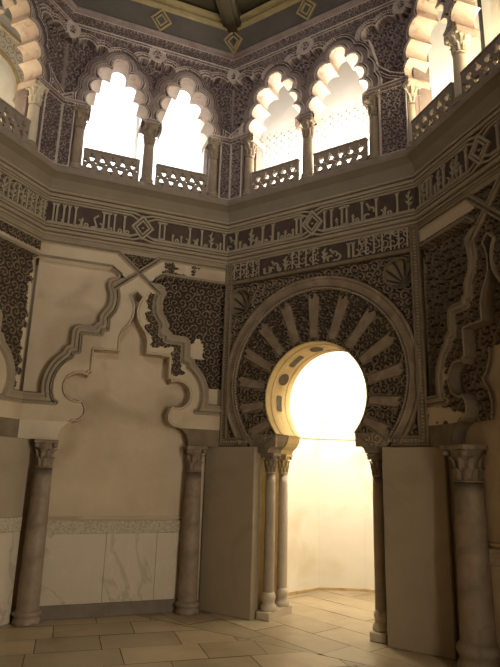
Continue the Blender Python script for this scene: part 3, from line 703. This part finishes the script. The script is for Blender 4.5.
# ---- stone slabs flanking the doorway
def slab(W, u0, u1, v0, v1, w0, w1, label):
    root = empty('stone_slab', W.mat((u0+u1)/2, v0, 0), label, 'slab')
    o = ((u0+u1)/2, v0, 0)
    link('facing', fix_normals(MB().bbox(u0, u1, v0, v1, w0, w1, .008).mesh('facing', 'slab', o)), root); return root
slab(WB, -.155, CU-.655, 0, 1.66, -.06, .065, 'tall brown-grey stone slab on the left of the bright doorway')
slab(WB, CU+.715, WB.L+.135, 0, 1.655, -.06, .065, 'tall brown-grey stone slab on the right of the bright doorway')
rootd = empty('stone_slab', WD.mat(2.1, 0, 0), 'grey stone slab with a carved band at the left edge of the view', 'slab')
link('facing', fix_normals(MB().bbox(1.3, WD.L+.13, .93, 1.66, -.06, .065).mesh('facing', 'slab', (2.1, 0, 0))), rootd)
link('carved_band', fix_normals(MB().bbox(1.3, WD.L+.13, .80, .93, -.06, .07).mesh('carved_band', 'band', (2.1, 0, 0))), rootd)
link('marble_facing', fix_normals(MB().bbox(1.3, WD.L+.13, 0, .80, -.06, .065).mesh('marble_facing', 'alabaster', (2.1, 0, 0))), rootd)

# ---- columns
def leaf(mb, ang, r0, r1, v0, h, wd, curl):
    n = 6; vs = []
    for i in range(n+1):
        t = i/n; r = r0+(r1-r0)*t+curl*max(0, t-.55)**2*5; v = v0+h*(t-.9*max(0, t-.75)**2*4); ww = wd*(1-.35*t)*(1 if t < .8 else 1-(t-.8)*3)
        for s, q in ((-1, -.006), (-.5, .004), (0, .009), (.5, .004), (1, -.006)):
            rr = r+q; aa = ang+s*ww/max(r, .02); vs.append((rr*math.cos(aa), v, rr*math.sin(aa)))
    mb.add(vs, [(i*5+j, i*5+j+1, (i+1)*5+j+1, (i+1)*5+j) for i in range(n) for j in range(4)], 0, True)
def column_meshes(H, r, cap_h, base_h, plinth=.0, mats=('column', 'column', 'capital'), taper=.10, flare=1.42, ck=1.0):
    b = MB(); rb = r*flare
    b.lathe([(rb*1.02, 0), (rb*1.04, base_h*.12), (rb*1.0, base_h*.26), (r*1.12, base_h*.36), (r*1.08, base_h*.50), (r*1.22, base_h*.62), (r*1.27, base_h*.74), (r*1.18, base_h*.86), (r*1.02, base_h)], n=28)
    if plinth: b.box(-rb*1.1, rb*1.1, -plinth, .004, -rb*1.1, rb*1.1)
    s = MB(); v1 = H-cap_h
    prof = [(r*1.0, base_h*.98)]+[(r*(1.0+.02*math.sin(PI*t)-taper*t), base_h+(v1-base_h)*t) for t in [k/10 for k in range(11)]]
    prof += [(r*(.99-taper), v1-.012), (r*(1.07-taper), v1-.004), (r*(1.0-taper), v1+.008)]; r0 = r; r *= (1.04-taper)*ck; s.lathe(prof, n=28)
    c = MB(); c.lathe([(r*.86, v1-.002), (r*.90, v1+cap_h*.35), (r*1.0, v1+cap_h*.6), (r*1.35, v1+cap_h*.84), (r*1.45, v1+cap_h*.86)], n=24)
    for k in range(8): leaf(c, k*PI/4, r*.95, r*1.08, v1+.004, cap_h*.42, r*.36, r*.50)
    for k in range(8): leaf(c, (k+.5)*PI/4, r*.98, r*1.25, v1+cap_h*.26, cap_h*.48, r*.34, r*.55)
    for k in range(4):                                        # corner volutes
        a = PI/4+k*PI/2; q = r*1.62; c.lathe([(.001, v1+cap_h*.70), (r*.28, v1+cap_h*.72), (r*.34, v1+cap_h*.79), (r*.26, v1+cap_h*.86), (.001, v1+cap_h*.87)], q*math.cos(a), q*math.sin(a), 10)
    ab = r*1.5; a_ = MB().bbox(-ab, ab, v1+cap_h*.865, H-.002, -ab, ab, .004)
    return [('base', fix_normals(b.mesh('base', mats[0]))), ('shaft', fix_normals(s.mesh('shaft', mats[1]))), ('capital', fix_normals(c.mesh('capital', mats[2]))), ('abacus', fix_normals(a_.mesh('abacus', mats[2])))]
def make_column(name, matrix, label, parts, group=None):
    root = empty(name, matrix, label, 'column', group)
    for nm, me in parts:
        if nm == 'abacus': link(nm, me, cap)
        else: cap = link(nm, me, root)
    return root
G = 'engaged columns of the blind arches'
pm = column_meshes(1.655, .102, .26, .12, taper=.18, flare=1.18, ck=.84)
col0 = make_column('marble_column', WA.mat(.275, 0, -.02), 'left column of the plain cream blind arch', pm, G)
copy_tree(col0, WA.mat(1.795, 0, -.02), 'right column of the plain cream blind arch, beside the doorway slab', G)
pm2 = column_meshes(1.655, .132, .28, .22, taper=.17, flare=1.22, ck=.86)
colC = make_column('marble_column', WC.mat(.445, 0, -.02), 'large dark column with leafy capital at the right edge', pm2, G)
copy_tree(colC, WC.mat(WC.L-.445, 0, -.02), 'far column of the carved blind arch on the right wall', G)
# paired colonnettes of the doorway, on plinths
for s, sd in ((-1, 'left'), (1, 'right')):
    c = CU+(-.565, .605)[s > 0]
    tag(link('plinth', fix_normals(MB().bbox(-.075, .075, 0, .075, -.46, 0, .006).mesh('plinth', 'column_pale')), None, WB.mat(c, 0, -.01)), 'low stone plinth under the %s pair of doorway colonnettes' % sd, 'plinth')
pf = column_meshes(1.525, .056, .20, .17, mats=('column_pale', 'column_mid', 'capital'))  # shaft and capital darker than the rear pair, unlit look put into colour
pb = column_meshes(1.525, .053, .20, .17, mats=('column_pale', 'column_pale', 'gild'))  # pale shaft and yellow capital carry the niche glow in their colour
for s, sd in ((-1, 'left'), (1, 'right')):
    c = CU+(-.565, .605)[s > 0]
    make_column('colonnette', WB.mat(c, .075, -.12), 'slim front colonnette on the %s side of the doorway' % sd, pf, 'doorway colonnettes')
    make_column('colonnette', WB.mat(c, .075, -.39), 'slim rear colonnette on the %s side of the doorway' % sd, pb, 'doorway colonnettes')

# ---- dado inside the blind arches
def dado(W, c, half, label):
    o = (c, 0, -.11); root = empty('dado_panel', W.mat(c, 0, -.11), label, 'wall panel')
    link('skirting', fix_normals(MB().bbox(c-half, c+half, 0, .125, -.11, -.06).mesh('skirting', 'skirt', o)), root)
    cuts = [c-half, c-half*.12, c+half*.52, c+half]
    for a, b in zip(cuts, cuts[1:]): link('marble_slab', fix_normals(MB().bbox(a+.001, b-.001, .12, .765, -.112, -.085, .003).mesh('marble_slab', 'alabaster', o)), root)
    def vein(P, t0, t1):
        mb = MB(); P2 = [(x+random.uniform(-.008, .008), y) for x, y in P]; m = len(P2); vs = []
        for k, (x, y) in enumerate(P2):
            t = t0+(t1-t0)*k/(m-1); vs += [(x-t, y, -.0842), (x+t, y, -.0842)]
        mb.add(vs, [(2*k, 2*k+1, 2*k+3, 2*k+2) for k in range(m-1)]); return mb
    link('inscribed_band', fix_normals(MB().bbox(c-half, c+half, .765, .885, -.112, -.078, .004).mesh('inscribed_band', 'band', o)), root)
    link('ledge', fix_normals(MB().bbox(c-half, c+half, .90, .925, -.112, -.092, .006).mesh('ledge', 'plaster', o)), root)
    return root
dado(WA, WA.L/2, .80, 'pale alabaster dado with carved band inside the plain cream arch')
dado(WC, WC.L/2, .66, 'pale dado with carved band at the right edge behind the dark column')

# ================================================================== UPPER GALLERY
GW = .10                                                     # face of the gallery wall
def lobes(c): return [(c, 5.995, .098)]+[(c+s*x, y, r) for s in (-1, 1) for x, y, r in ((.155, 5.84, .094), (.222, 5.645, .092), (.262, 5.46, .092))]
def wpoly(c): return [(c, 6.02), (c+.155, 5.86), (c+.222, 5.67), (c+.262, 5.49), (c+.285, 5.34), (c+.285, 4.4), (c-.285, 4.4), (c-.285, 5.34), (c-.262, 5.49), (c-.222, 5.67), (c-.155, 5.86)]
def sdwin(U, V, c):
    d = sdpoly(U, V, wpoly(c))
    for a, b, r in lobes(c): d = np.minimum(d, np.hypot(U-a, V-b)-r)
    return d
def contour(c, g=0):
    out = []; T = np.arange(0, 1.1, .002)
    for a in np.linspace(math.radians(-12), math.radians(192), 220):
        U = c+T*math.cos(a); V = 5.46+T*math.sin(a); d = sdwin(U, V, c); k = np.nonzero(d < g)[0].max(); out.append((U[k], V[k]))
    return out
def trefoil(c, v, r, rot):
    P = []
    for k in range(36):
        t = 2*PI*k/36; q = r*(.62+.38*abs(math.cos(1.5*t))**.8); P.append((c+q*math.cos(t+rot), v+q*math.sin(t+rot)))
    return P
def parapet_mesh():
    w, h = .31, .27; loops = [[(-w, 0), (w, 0), (w, h), (-w, h)]]
    for i in range(5):
        x = -.228+.114*i
        loops.append(trefoil(x+.012, .175, .036, PI/2 if i % 2 else -PI/2)); loops.append(trefoil(x-.012, .085, .036, -PI/2 if i % 2 else PI/2))
    for i in range(6):
        x = -.285+.114*i
        if abs(x) < .29: loops.append(circle(x, .135, .016, 10)); 
    for i in range(5):
        x = -.228+.114*i; loops.append(circle(x, .225, .012, 8)); loops.append(circle(x+.0, .036, .012, 8))
    return plate('pierced_slab', loops, .045, .085, 'parapet')
PAR = parapet_mesh()
PAR_RAIL = fix_normals(MB().bbox(-.312, .312, .262, .285, .035, .095, .005).mesh('top_rail', 'parapet'))
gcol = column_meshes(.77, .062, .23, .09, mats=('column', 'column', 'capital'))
gcol_lit = column_meshes(.77, .062, .23, .09, mats=('column', 'column_pale', 'column_pale'))  # paler copies stand in for lamplight on these colonnettes
def gallery(W, nm, half, dv, seed, words):
    L = W.L; mid = L/2+dv; cs = [mid-half, mid+half]; t = GW*math.tan(PI/8)*1.1; S = 4.505
    lo, hi = t-.01, L-t+.01
    for i, c in enumerate(cs):
        x0, x1 = (lo, mid) if i == 0 else (mid, hi); o = (c, 5.34, 0)
        root = empty('polylobed_arch', W.mat(c, 5.34, 0), words[i], 'arch', 'many-lobed window arches of the upper gallery')
        ct = contour(c)
        loop = [(x0, 5.34), (c-.294, 5.34)]+contour(c, .009)[::-1]+[(c+.294, 5.34), (x1, 5.34), (x1, 6.56), (x0, 6.56)]
        link('wall_core', plate('wall_core', [loop], -.14, GW-.115, 'mauve', o), root)
        full = [(c+.285, 5.26), (c+.285, 5.34)]+ct+[(c-.285, 5.34), (c-.285, 5.26)]
        link('lobed_soffit', MB().strip(full, GW+.012, -.142).mesh('lobed_soffit', 'soffit', o), root)
        def fld(U, V, c=c):
            d = np.minimum(sdwin(U, V, cs[0]), sdwin(U, V, cs[1]))
            s = scroll(U, V, .095, seed, .040); s2 = scroll(U, V, .045, seed+1, .026)
            # blind trefoils between the windows and at the corners
            e = np.full(U.shape, 9.)
            for q, LB in ((mid, ((0, 6.12, .10), (-.15, 6.09, .09), (.15, 6.09, .09))), (lo-.01, 0), (hi+.01, 0)):
                for a, b, r in LB or ((0, 6.12, .115), (-.20, 6.10, .11), (.20, 6.10, .11), (-.38, 6.10, .08), (.38, 6.10, .08)): e = np.minimum(e, np.hypot(U-q-a, V-b)-r)
                e = np.minimum(e, sdpoly(U, V, [(q-.40, 6.11), (q+.40, 6.11), (q+.30, 5.66), (q+.16, 5.52), (q, 5.44), (q-.16, 5.52), (q-.30, 5.66)] if not LB else [(q-.20, 6.09), (q+.20, 6.09), (q, 5.70)]))
            kn = np.full(U.shape, 9.)
            for q in (mid, lo, hi): kn = np.minimum(kn, np.abs(np.hypot((U-q), V-6.29)-.080))
            # scalloped order above
            g = np.full(U.shape, 9.)
            for q in cs:
                for a, b, r in ((0, 6.19, .10), (-.17, 6.16, .10), (.17, 6.16, .10)): g = np.minimum(g, np.hypot(U-q-a, V-b)-r)
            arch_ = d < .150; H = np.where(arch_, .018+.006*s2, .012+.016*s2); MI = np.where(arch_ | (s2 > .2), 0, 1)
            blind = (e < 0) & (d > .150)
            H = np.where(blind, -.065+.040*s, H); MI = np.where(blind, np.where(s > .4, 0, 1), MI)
            for cc, hh, lift in ((.012, .012, .050), (.040, .007, .040), (.118, .009, .046), (.142, .009, .046)):
                k = np.abs(d-cc) < hh; H = np.where(k & ((d < .1) | (e > .0)), lift-.01+.016*ridge(d, cc, hh), H); MI = np.where(k & ((d < .1) | (e > 0)), 2, MI)
            for cc in (.027, .104, .130):
                k = np.abs(d-cc) < .005; H = np.where(k, .002, H); MI = np.where(k, 1, MI)
            for cc, hh in ((.012, .011), (.052, .008), (.080, .008)):
                k = (np.abs(e-cc) < hh) & (d > .152); H = np.where(k, .036+.022*ridge(e, cc, hh), H); MI = np.where(k, 2, MI)
            k = (np.abs(V-5.375) < .028) & (d > .02); H = np.where(k, .030+.02*(np.abs(V-5.375) > .012), H); MI = np.where(k, np.where(np.abs(V-5.375) > .012, 2, 0), MI)
            k = (V > 6.16) & (kn < .030); H = np.where(k, .034+.018*ridge(kn, .0, .03)-.02*(kn < .006), H); MI = np.where(k, 2, MI)
            k = (V > 6.36); H = np.where(k, .012+.020*s2, H)
            for b in (6.345, 6.385, 6.525):
                k = np.abs(V-b) < .011; H = np.where(k, .045+.012*ridge(V, b, .011), H); MI = np.where(k, 2, MI)
            return d, H+GW-.03, MI
        def fA(U, V):
            d, H, MI = fld(U, V); return (d > 0) & (d < .148), H, MI
        def fS(U, V):
            d, H, MI = fld(U, V); return (d > .143), H, MI
        link('archivolt', hfield('archivolt', (x0, x1, 5.34, 6.55), .006, fA, ['mauve', 'mauve_dark', 'mauve_line'], o), root)
        link('carved_spandrel', hfield('carved_spandrel', (x0, x1, 5.34, 6.55), .006, fS, ['mauve', 'mauve_dark', 'mauve_line'], o), root)
    return cs, lo, hi, mid
pil_done = {}
def pilaster(W, u0, u1, label, f1=None, f0=None):
    f0 = u0 if f0 is None else f0; f1 = u1 if f1 is None else f1
    o = ((u0+u1)/2, 4.57, 0); root = empty('corner_pilaster', W.mat(o[0], 4.57, 0), label, 'pilaster', 'carved corner pilasters of the gallery')
    link('core', MB().box(u0, u1, 4.50, 5.34, -.19, -.03).box(f0, f1, 4.50, 5.34, -.04, GW-.04).mesh('core', 'mauve', o), root)
    def fn(U, V):
        d = np.minimum(np.minimum(U-f0, f1-U), np.minimum(V-4.57, 5.34-V)); s = scroll(U, V, .07, 17, .034)
        H = np.where(d > .022, GW-.035+.022*s, GW-.012+.012*ridge(d, .012, .01)); return U > -9, H, np.where(d > .022, np.where(s > .4, 0, 1), 2)
    link('carved_face', hfield('carved_face', (f0, f1, 4.57, 5.34), .0055, fn, ['mauve', 'mauve_dark', 'mauve_line'], o), root)
    return root
WORDS = {
 'D': ('many-lobed arch furthest left in the gallery', 'many-lobed arch at the top left with a painted arch behind it'),
 'A': ('left of the two blinding white lobed windows', 'right of the two blinding white lobed windows'),
 'B': ('lobed window over the doorway with a cream lattice showing fully', 'lobed window over the doorway with lattice half lost in glare'),
 'C': ('lobed window at the top right seen sharply sideways, gilt-lit capital', 'lobed window at the top right corner cut by the picture edge')}
PW = {
 'D': ('pierced parapet furthest left in the gallery', 'dark pierced parapet under the painted arch at top left'),
 'A': ('pierced parapet with white gaps under the left blinding window', 'pierced parapet with white gaps under the right blinding window'),
 'B': ('pierced parapet under the lattice window nearest the room corner', 'pierced parapet under the half-glaring lattice window'),
 'C': ('steeply seen pierced parapet of the first window at top right', 'pierced parapet at the right edge under the last window')}
CWD = {
 'D': ('gallery colonnette furthest left', 'colonnette between the two far left lobed arches', 'pale lit colonnette on the right of the painted arch at top left'),
 'A': ('dark colonnette left of the blinding white windows', 'dark colonnette between the two blinding white windows', 'dark colonnette right of the blinding white windows'),
 'B': ('colonnette left of the cream lattice window', 'stout colonnette with leafy capital between the two lattice windows', 'colonnette right of the half-glaring lattice window'),
 'C': ('gold-lit colonnette starting the gallery at top right', 'gold-lit colonnette between the two windows at top right', 'last gallery colonnette furthest right')}
PLW = {
 'D': ('carved corner pilaster furthest left in the gallery', 'reddish carved corner pilaster right of the painted arch at top left'),
 'A': ('carved corner pilaster at the left end of the blinding windows', 'carved corner pilaster at the right end of the blinding windows'),
 'B': ('carved corner pilaster at the left end of the lattice windows', 'carved corner pilaster at the right end of the lattice windows'),
 'C': ('carved corner pilaster at the left end of the top right gallery', 'corner pilaster at the far end of the top right gallery')}
gc0 = {}
for key, W, half, seed, dv in (('D', WD, .40, 101, 0), ('A', WA, .408, 111, 0), ('B', WB, .408, 121, -.06), ('C', WC, .375, 131, -.165)):
    cs, lo, hi, mid = gallery(W, key, half, dv, seed, WORDS[key])
    for i, c in enumerate(cs):
        r = empty('parapet_panel', W.mat(c, 4.57, 0), PW[key][i], 'parapet', 'pierced parapets of the upper gallery'); link('pierced_slab', PAR, r); link('top_rail', PAR_RAIL, r)
    for i, u in enumerate((cs[0]-.385, mid, cs[1]+.385)):
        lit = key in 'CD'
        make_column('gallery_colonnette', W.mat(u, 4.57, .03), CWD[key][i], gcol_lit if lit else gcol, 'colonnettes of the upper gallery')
    pilaster(W, lo, cs[0]-.325, PLW[key][0], cs[0]-.45); pilaster(W, cs[1]+.325, hi, PLW[key][1], None, cs[1]+.45)

# ---- what shows behind the gallery windows
def lattice(W, c, w, label):
    o = (c, 4.52, w); root = empty('lattice_screen', W.mat(c, 4.52, w), label, 'screen', 'window lattices behind the gallery')
    link('panel', MB().box(c-.44, c+.44, 4.52, 6.95, w-.04, w).mesh('panel', 'gallery', o), root)
    def fn(U, V):
        x, y = (U-c)/.11, V/.11; q = np.abs(np.sin(PI*x+.55*np.sin(2*PI*y)))-0; p = np.abs(np.sin(PI*y+.55*np.sin(2*PI*x)))
        k = (q < .17) | (p < .17); return k, np.full(U.shape, w+.004), 0
    link('interlace_lines', hfield('interlace_lines', (c-.43, c+.43, 4.54, 5.80), .004, fn, ['lattice_line'], o), root)
lattice(WB, .30, -.56, 'pale lattice behind the gallery window nearest the room corner')
lattice(WB, 1.22, -.56, 'pale lattice behind the half-glaring gallery window')
def painted(W, c, w, label):
    o = (c, 4.52, w); root = empty('painted_panel', W.mat(c, 4.52, w), label, 'wall painting')
    link('panel', MB().box(c-.55, c+.55, 4.52, 6.6, w-.03, w).mesh('panel', 'gallery_warm', o), root)
    arc = circle(c, 5.75, .30, 24, -.5, PI+.5, True)[::-1]
    link('painted_arch', fix_normals(MB().sweep(arc, [(0, w), (0, w+.012), (.07, w+.012), (.07, w)]).mesh('painted_arch', 'ochre', o)), root)
    link('painted_frame', fix_normals(MB().sweep([(c-.46, 5.1), (c-.46, 6.45), (c+.46, 6.45), (c+.46, 5.1)], [(0, w), (0, w+.014), (-.05, w+.014), (-.05, w)], True).mesh('painted_frame', 'ochre', o)), root)
    for s in (-1, 1):
        me = hfield('scrolled_spandrel', (c-.40, c+.40, 5.15, 6.38), .008, lambda U, V: ((np.hypot(U-c, V-5.75) > .38) & ((U-c)*s > .0) & (scroll(U, V, .12, 8, .05) > .5), np.full(U.shape, w+.006), 0), ['ochre'], o); link('scrolled_spandrel', me, root)
painted(WD, 2.02, -.74, 'cream and ochre painted arch on the wall behind the top left window')
def shutter(W, c, w, label):
    o = (c, 4.52, w); root = empty('plaster_pier', W.mat(c, 4.52, w), label, 'pier', 'pale piers behind the top right windows')
    for k in range(5): link('rib', fix_normals(MB().bbox(c-.30+.12*k, c-.30+.12*k+.10, 4.52, 6.7, w-.05, w+.02*((k*2) % 3)).mesh('rib', 'gallery_warm', o)), root)
    link('iron_bar', fix_normals(MB().box(c-.36, c-.335, 4.52, 6.7, w, w+.03).mesh('iron_bar', 'iron', o)), root)
for i, c in enumerate((WC.L/2-.20, WC.L/2+.55)):
    shutter(WC, c, -.62, ('pale ribbed pier behind the first window at top right', 'pale ribbed pier behind the last window at top right')[i])

pm_ = bpy.data.materials.new('daylit_glass'); pm_.use_nodes = True; pb_ = pm_.node_tree.nodes['Principled BSDF']; pb_.inputs['Base Color'].default_value = (.8, .8, .8, 1)
pb_.inputs['Emission Color'].default_value = (.97, .98, 1, 1); pb_.inputs['Emission Strength'].default_value = 1.5; M['daylit'] = pm_
for k, c in enumerate((WA.L/2-.47, WA.L/2+.40)):
    o = struct('window_%d' % (k+1), MB().box(c-.42, c+.40, 4.58, 6.7, -.748, -.73).mesh('window_%d' % (k+1), 'daylit'), WA.mat())
# ---- painted timber frieze below the ceiling, with diamonds, and beams
struct('trim_5', fix_normals(ring('trim_5', [(-.15, 6.53), (.13, 6.53), (.16, 6.545), (.17, 6.575), (.15, 6.60), (-.15, 6.60)], 'mauve', close_sec=True)))
struct('trim_6', fix_normals(ring('trim_6', [(-.15, 6.595), (.155, 6.60), (.225, 6.84), (-.15, 6.86)], 'wood_panel', close_sec=True)))
struct('trim_7', fix_normals(ring('trim_7', [(-.15, 6.84), (.225, 6.84), (.25, 6.85), (.26, 6.885), (.235, 6.90), (.235, 6.925), (.29, 6.935), (.30, 6.975), (.28, 7.0), (-.15, 7.0)], 'gilt_line', close_sec=True)))
def cmed(W, u, label):
    # tilted to lie on the sloping timber frieze
    m = W.mat(u, 6.72, .19) @ Matrix.Rotation(math.atan2(.07, .24), 4, 'X'); root = empty('diamond_medallion', m, label, 'medallion', 'gilt diamonds on the timber frieze')
    mb = MB(); diamond(mb, 0, 0, .125, -.006, .022, .022, .95); link('outer_diamond', fix_normals(mb.mesh('outer_diamond', 'gilt_line')), root)
    mb = MB(); diamond(mb, 0, 0, .07, -.006, .022, .020, .95); link('inner_diamond', fix_normals(mb.mesh('inner_diamond', 'gilt_line')), root)
cmed(WA, WA.L/2, 'gilt diamond on the timber frieze above the blinding white windows')
cmed(WB, WB.L/2, 'gilt diamond on the timber frieze above the lattice windows')
def corner_med():
    m = Matrix.Translation((*PLAN[2], 6.72)); root = empty('diamond_medallion', m, 'gilt diamond bent into the corner of the timber frieze', 'medallion', 'gilt diamonds on the timber frieze')
    lo, hi = offset_plan(.160), offset_plan(.240)
    def P(W, du, dv):
        f = (dv+.13)/.26; w = .160+.075*f; c = offset_plan(w+.012)[2]; q = np.array(c)+W.u*du; return (q[0]-PLAN[2][0], q[1]-PLAN[2][1], dv)
    for nm, r in (('outer_diamond', .125), ('inner_diamond', .07)):
        for W, s_ in ((WA, -1), (WB, 1)):
            vs = []
            for rr in (r+.012, r-.012):
                for u, v in ((0, rr), (s_*rr*.95, 0), (0, -rr)): vs.append(P(W, u, v))
            vs += [tuple(np.array(q)+np.array([*(-W.n*.02), 0])) for q in vs]
            me = bpy.data.meshes.new(nm); me.from_pydata(vs, [], [(0, 1, 4, 3), (1, 2, 5, 4), (6, 7, 1, 0), (7, 8, 2, 1), (3, 4, 10, 9), (4, 5, 11, 10)]); me.materials.append(M['gilt_line']); link(nm, fix_normals(me), root)
corner_med()
for i, (x, y) in enumerate(PLAN):
    q = offset_plan(.2)[i]; d = Vector((.25-q[0], -.5-q[1], 0)); ln = d.length; d.normalize()
    m = Matrix.Translation((q[0], q[1], 7.02)) @ d.to_track_quat('X', 'Z').to_matrix().to_4x4()
    mb = MB().box(-.2, ln, -.16, 0, -.11, .11).box(-.2, ln, -.19, -.16, -.06, .06)
    me = fix_normals(mb.mesh('ceiling_beam', 'wood')); o = link('ceiling_beam', me, None, m)
    tag(o, ('dark timber ceiling beam from the far left corner', 'dark timber ceiling beam from the left corner', 'dark timber ceiling beam above the corner between white and lattice windows', 'dark timber ceiling beam from the top right corner', 'dark ceiling beam behind the right wall', 'dark ceiling beam over the entrance side', 'dark ceiling beam over the rear corner', 'dark ceiling beam over the rear left corner')[i], 'beam', 'ceiling beams')
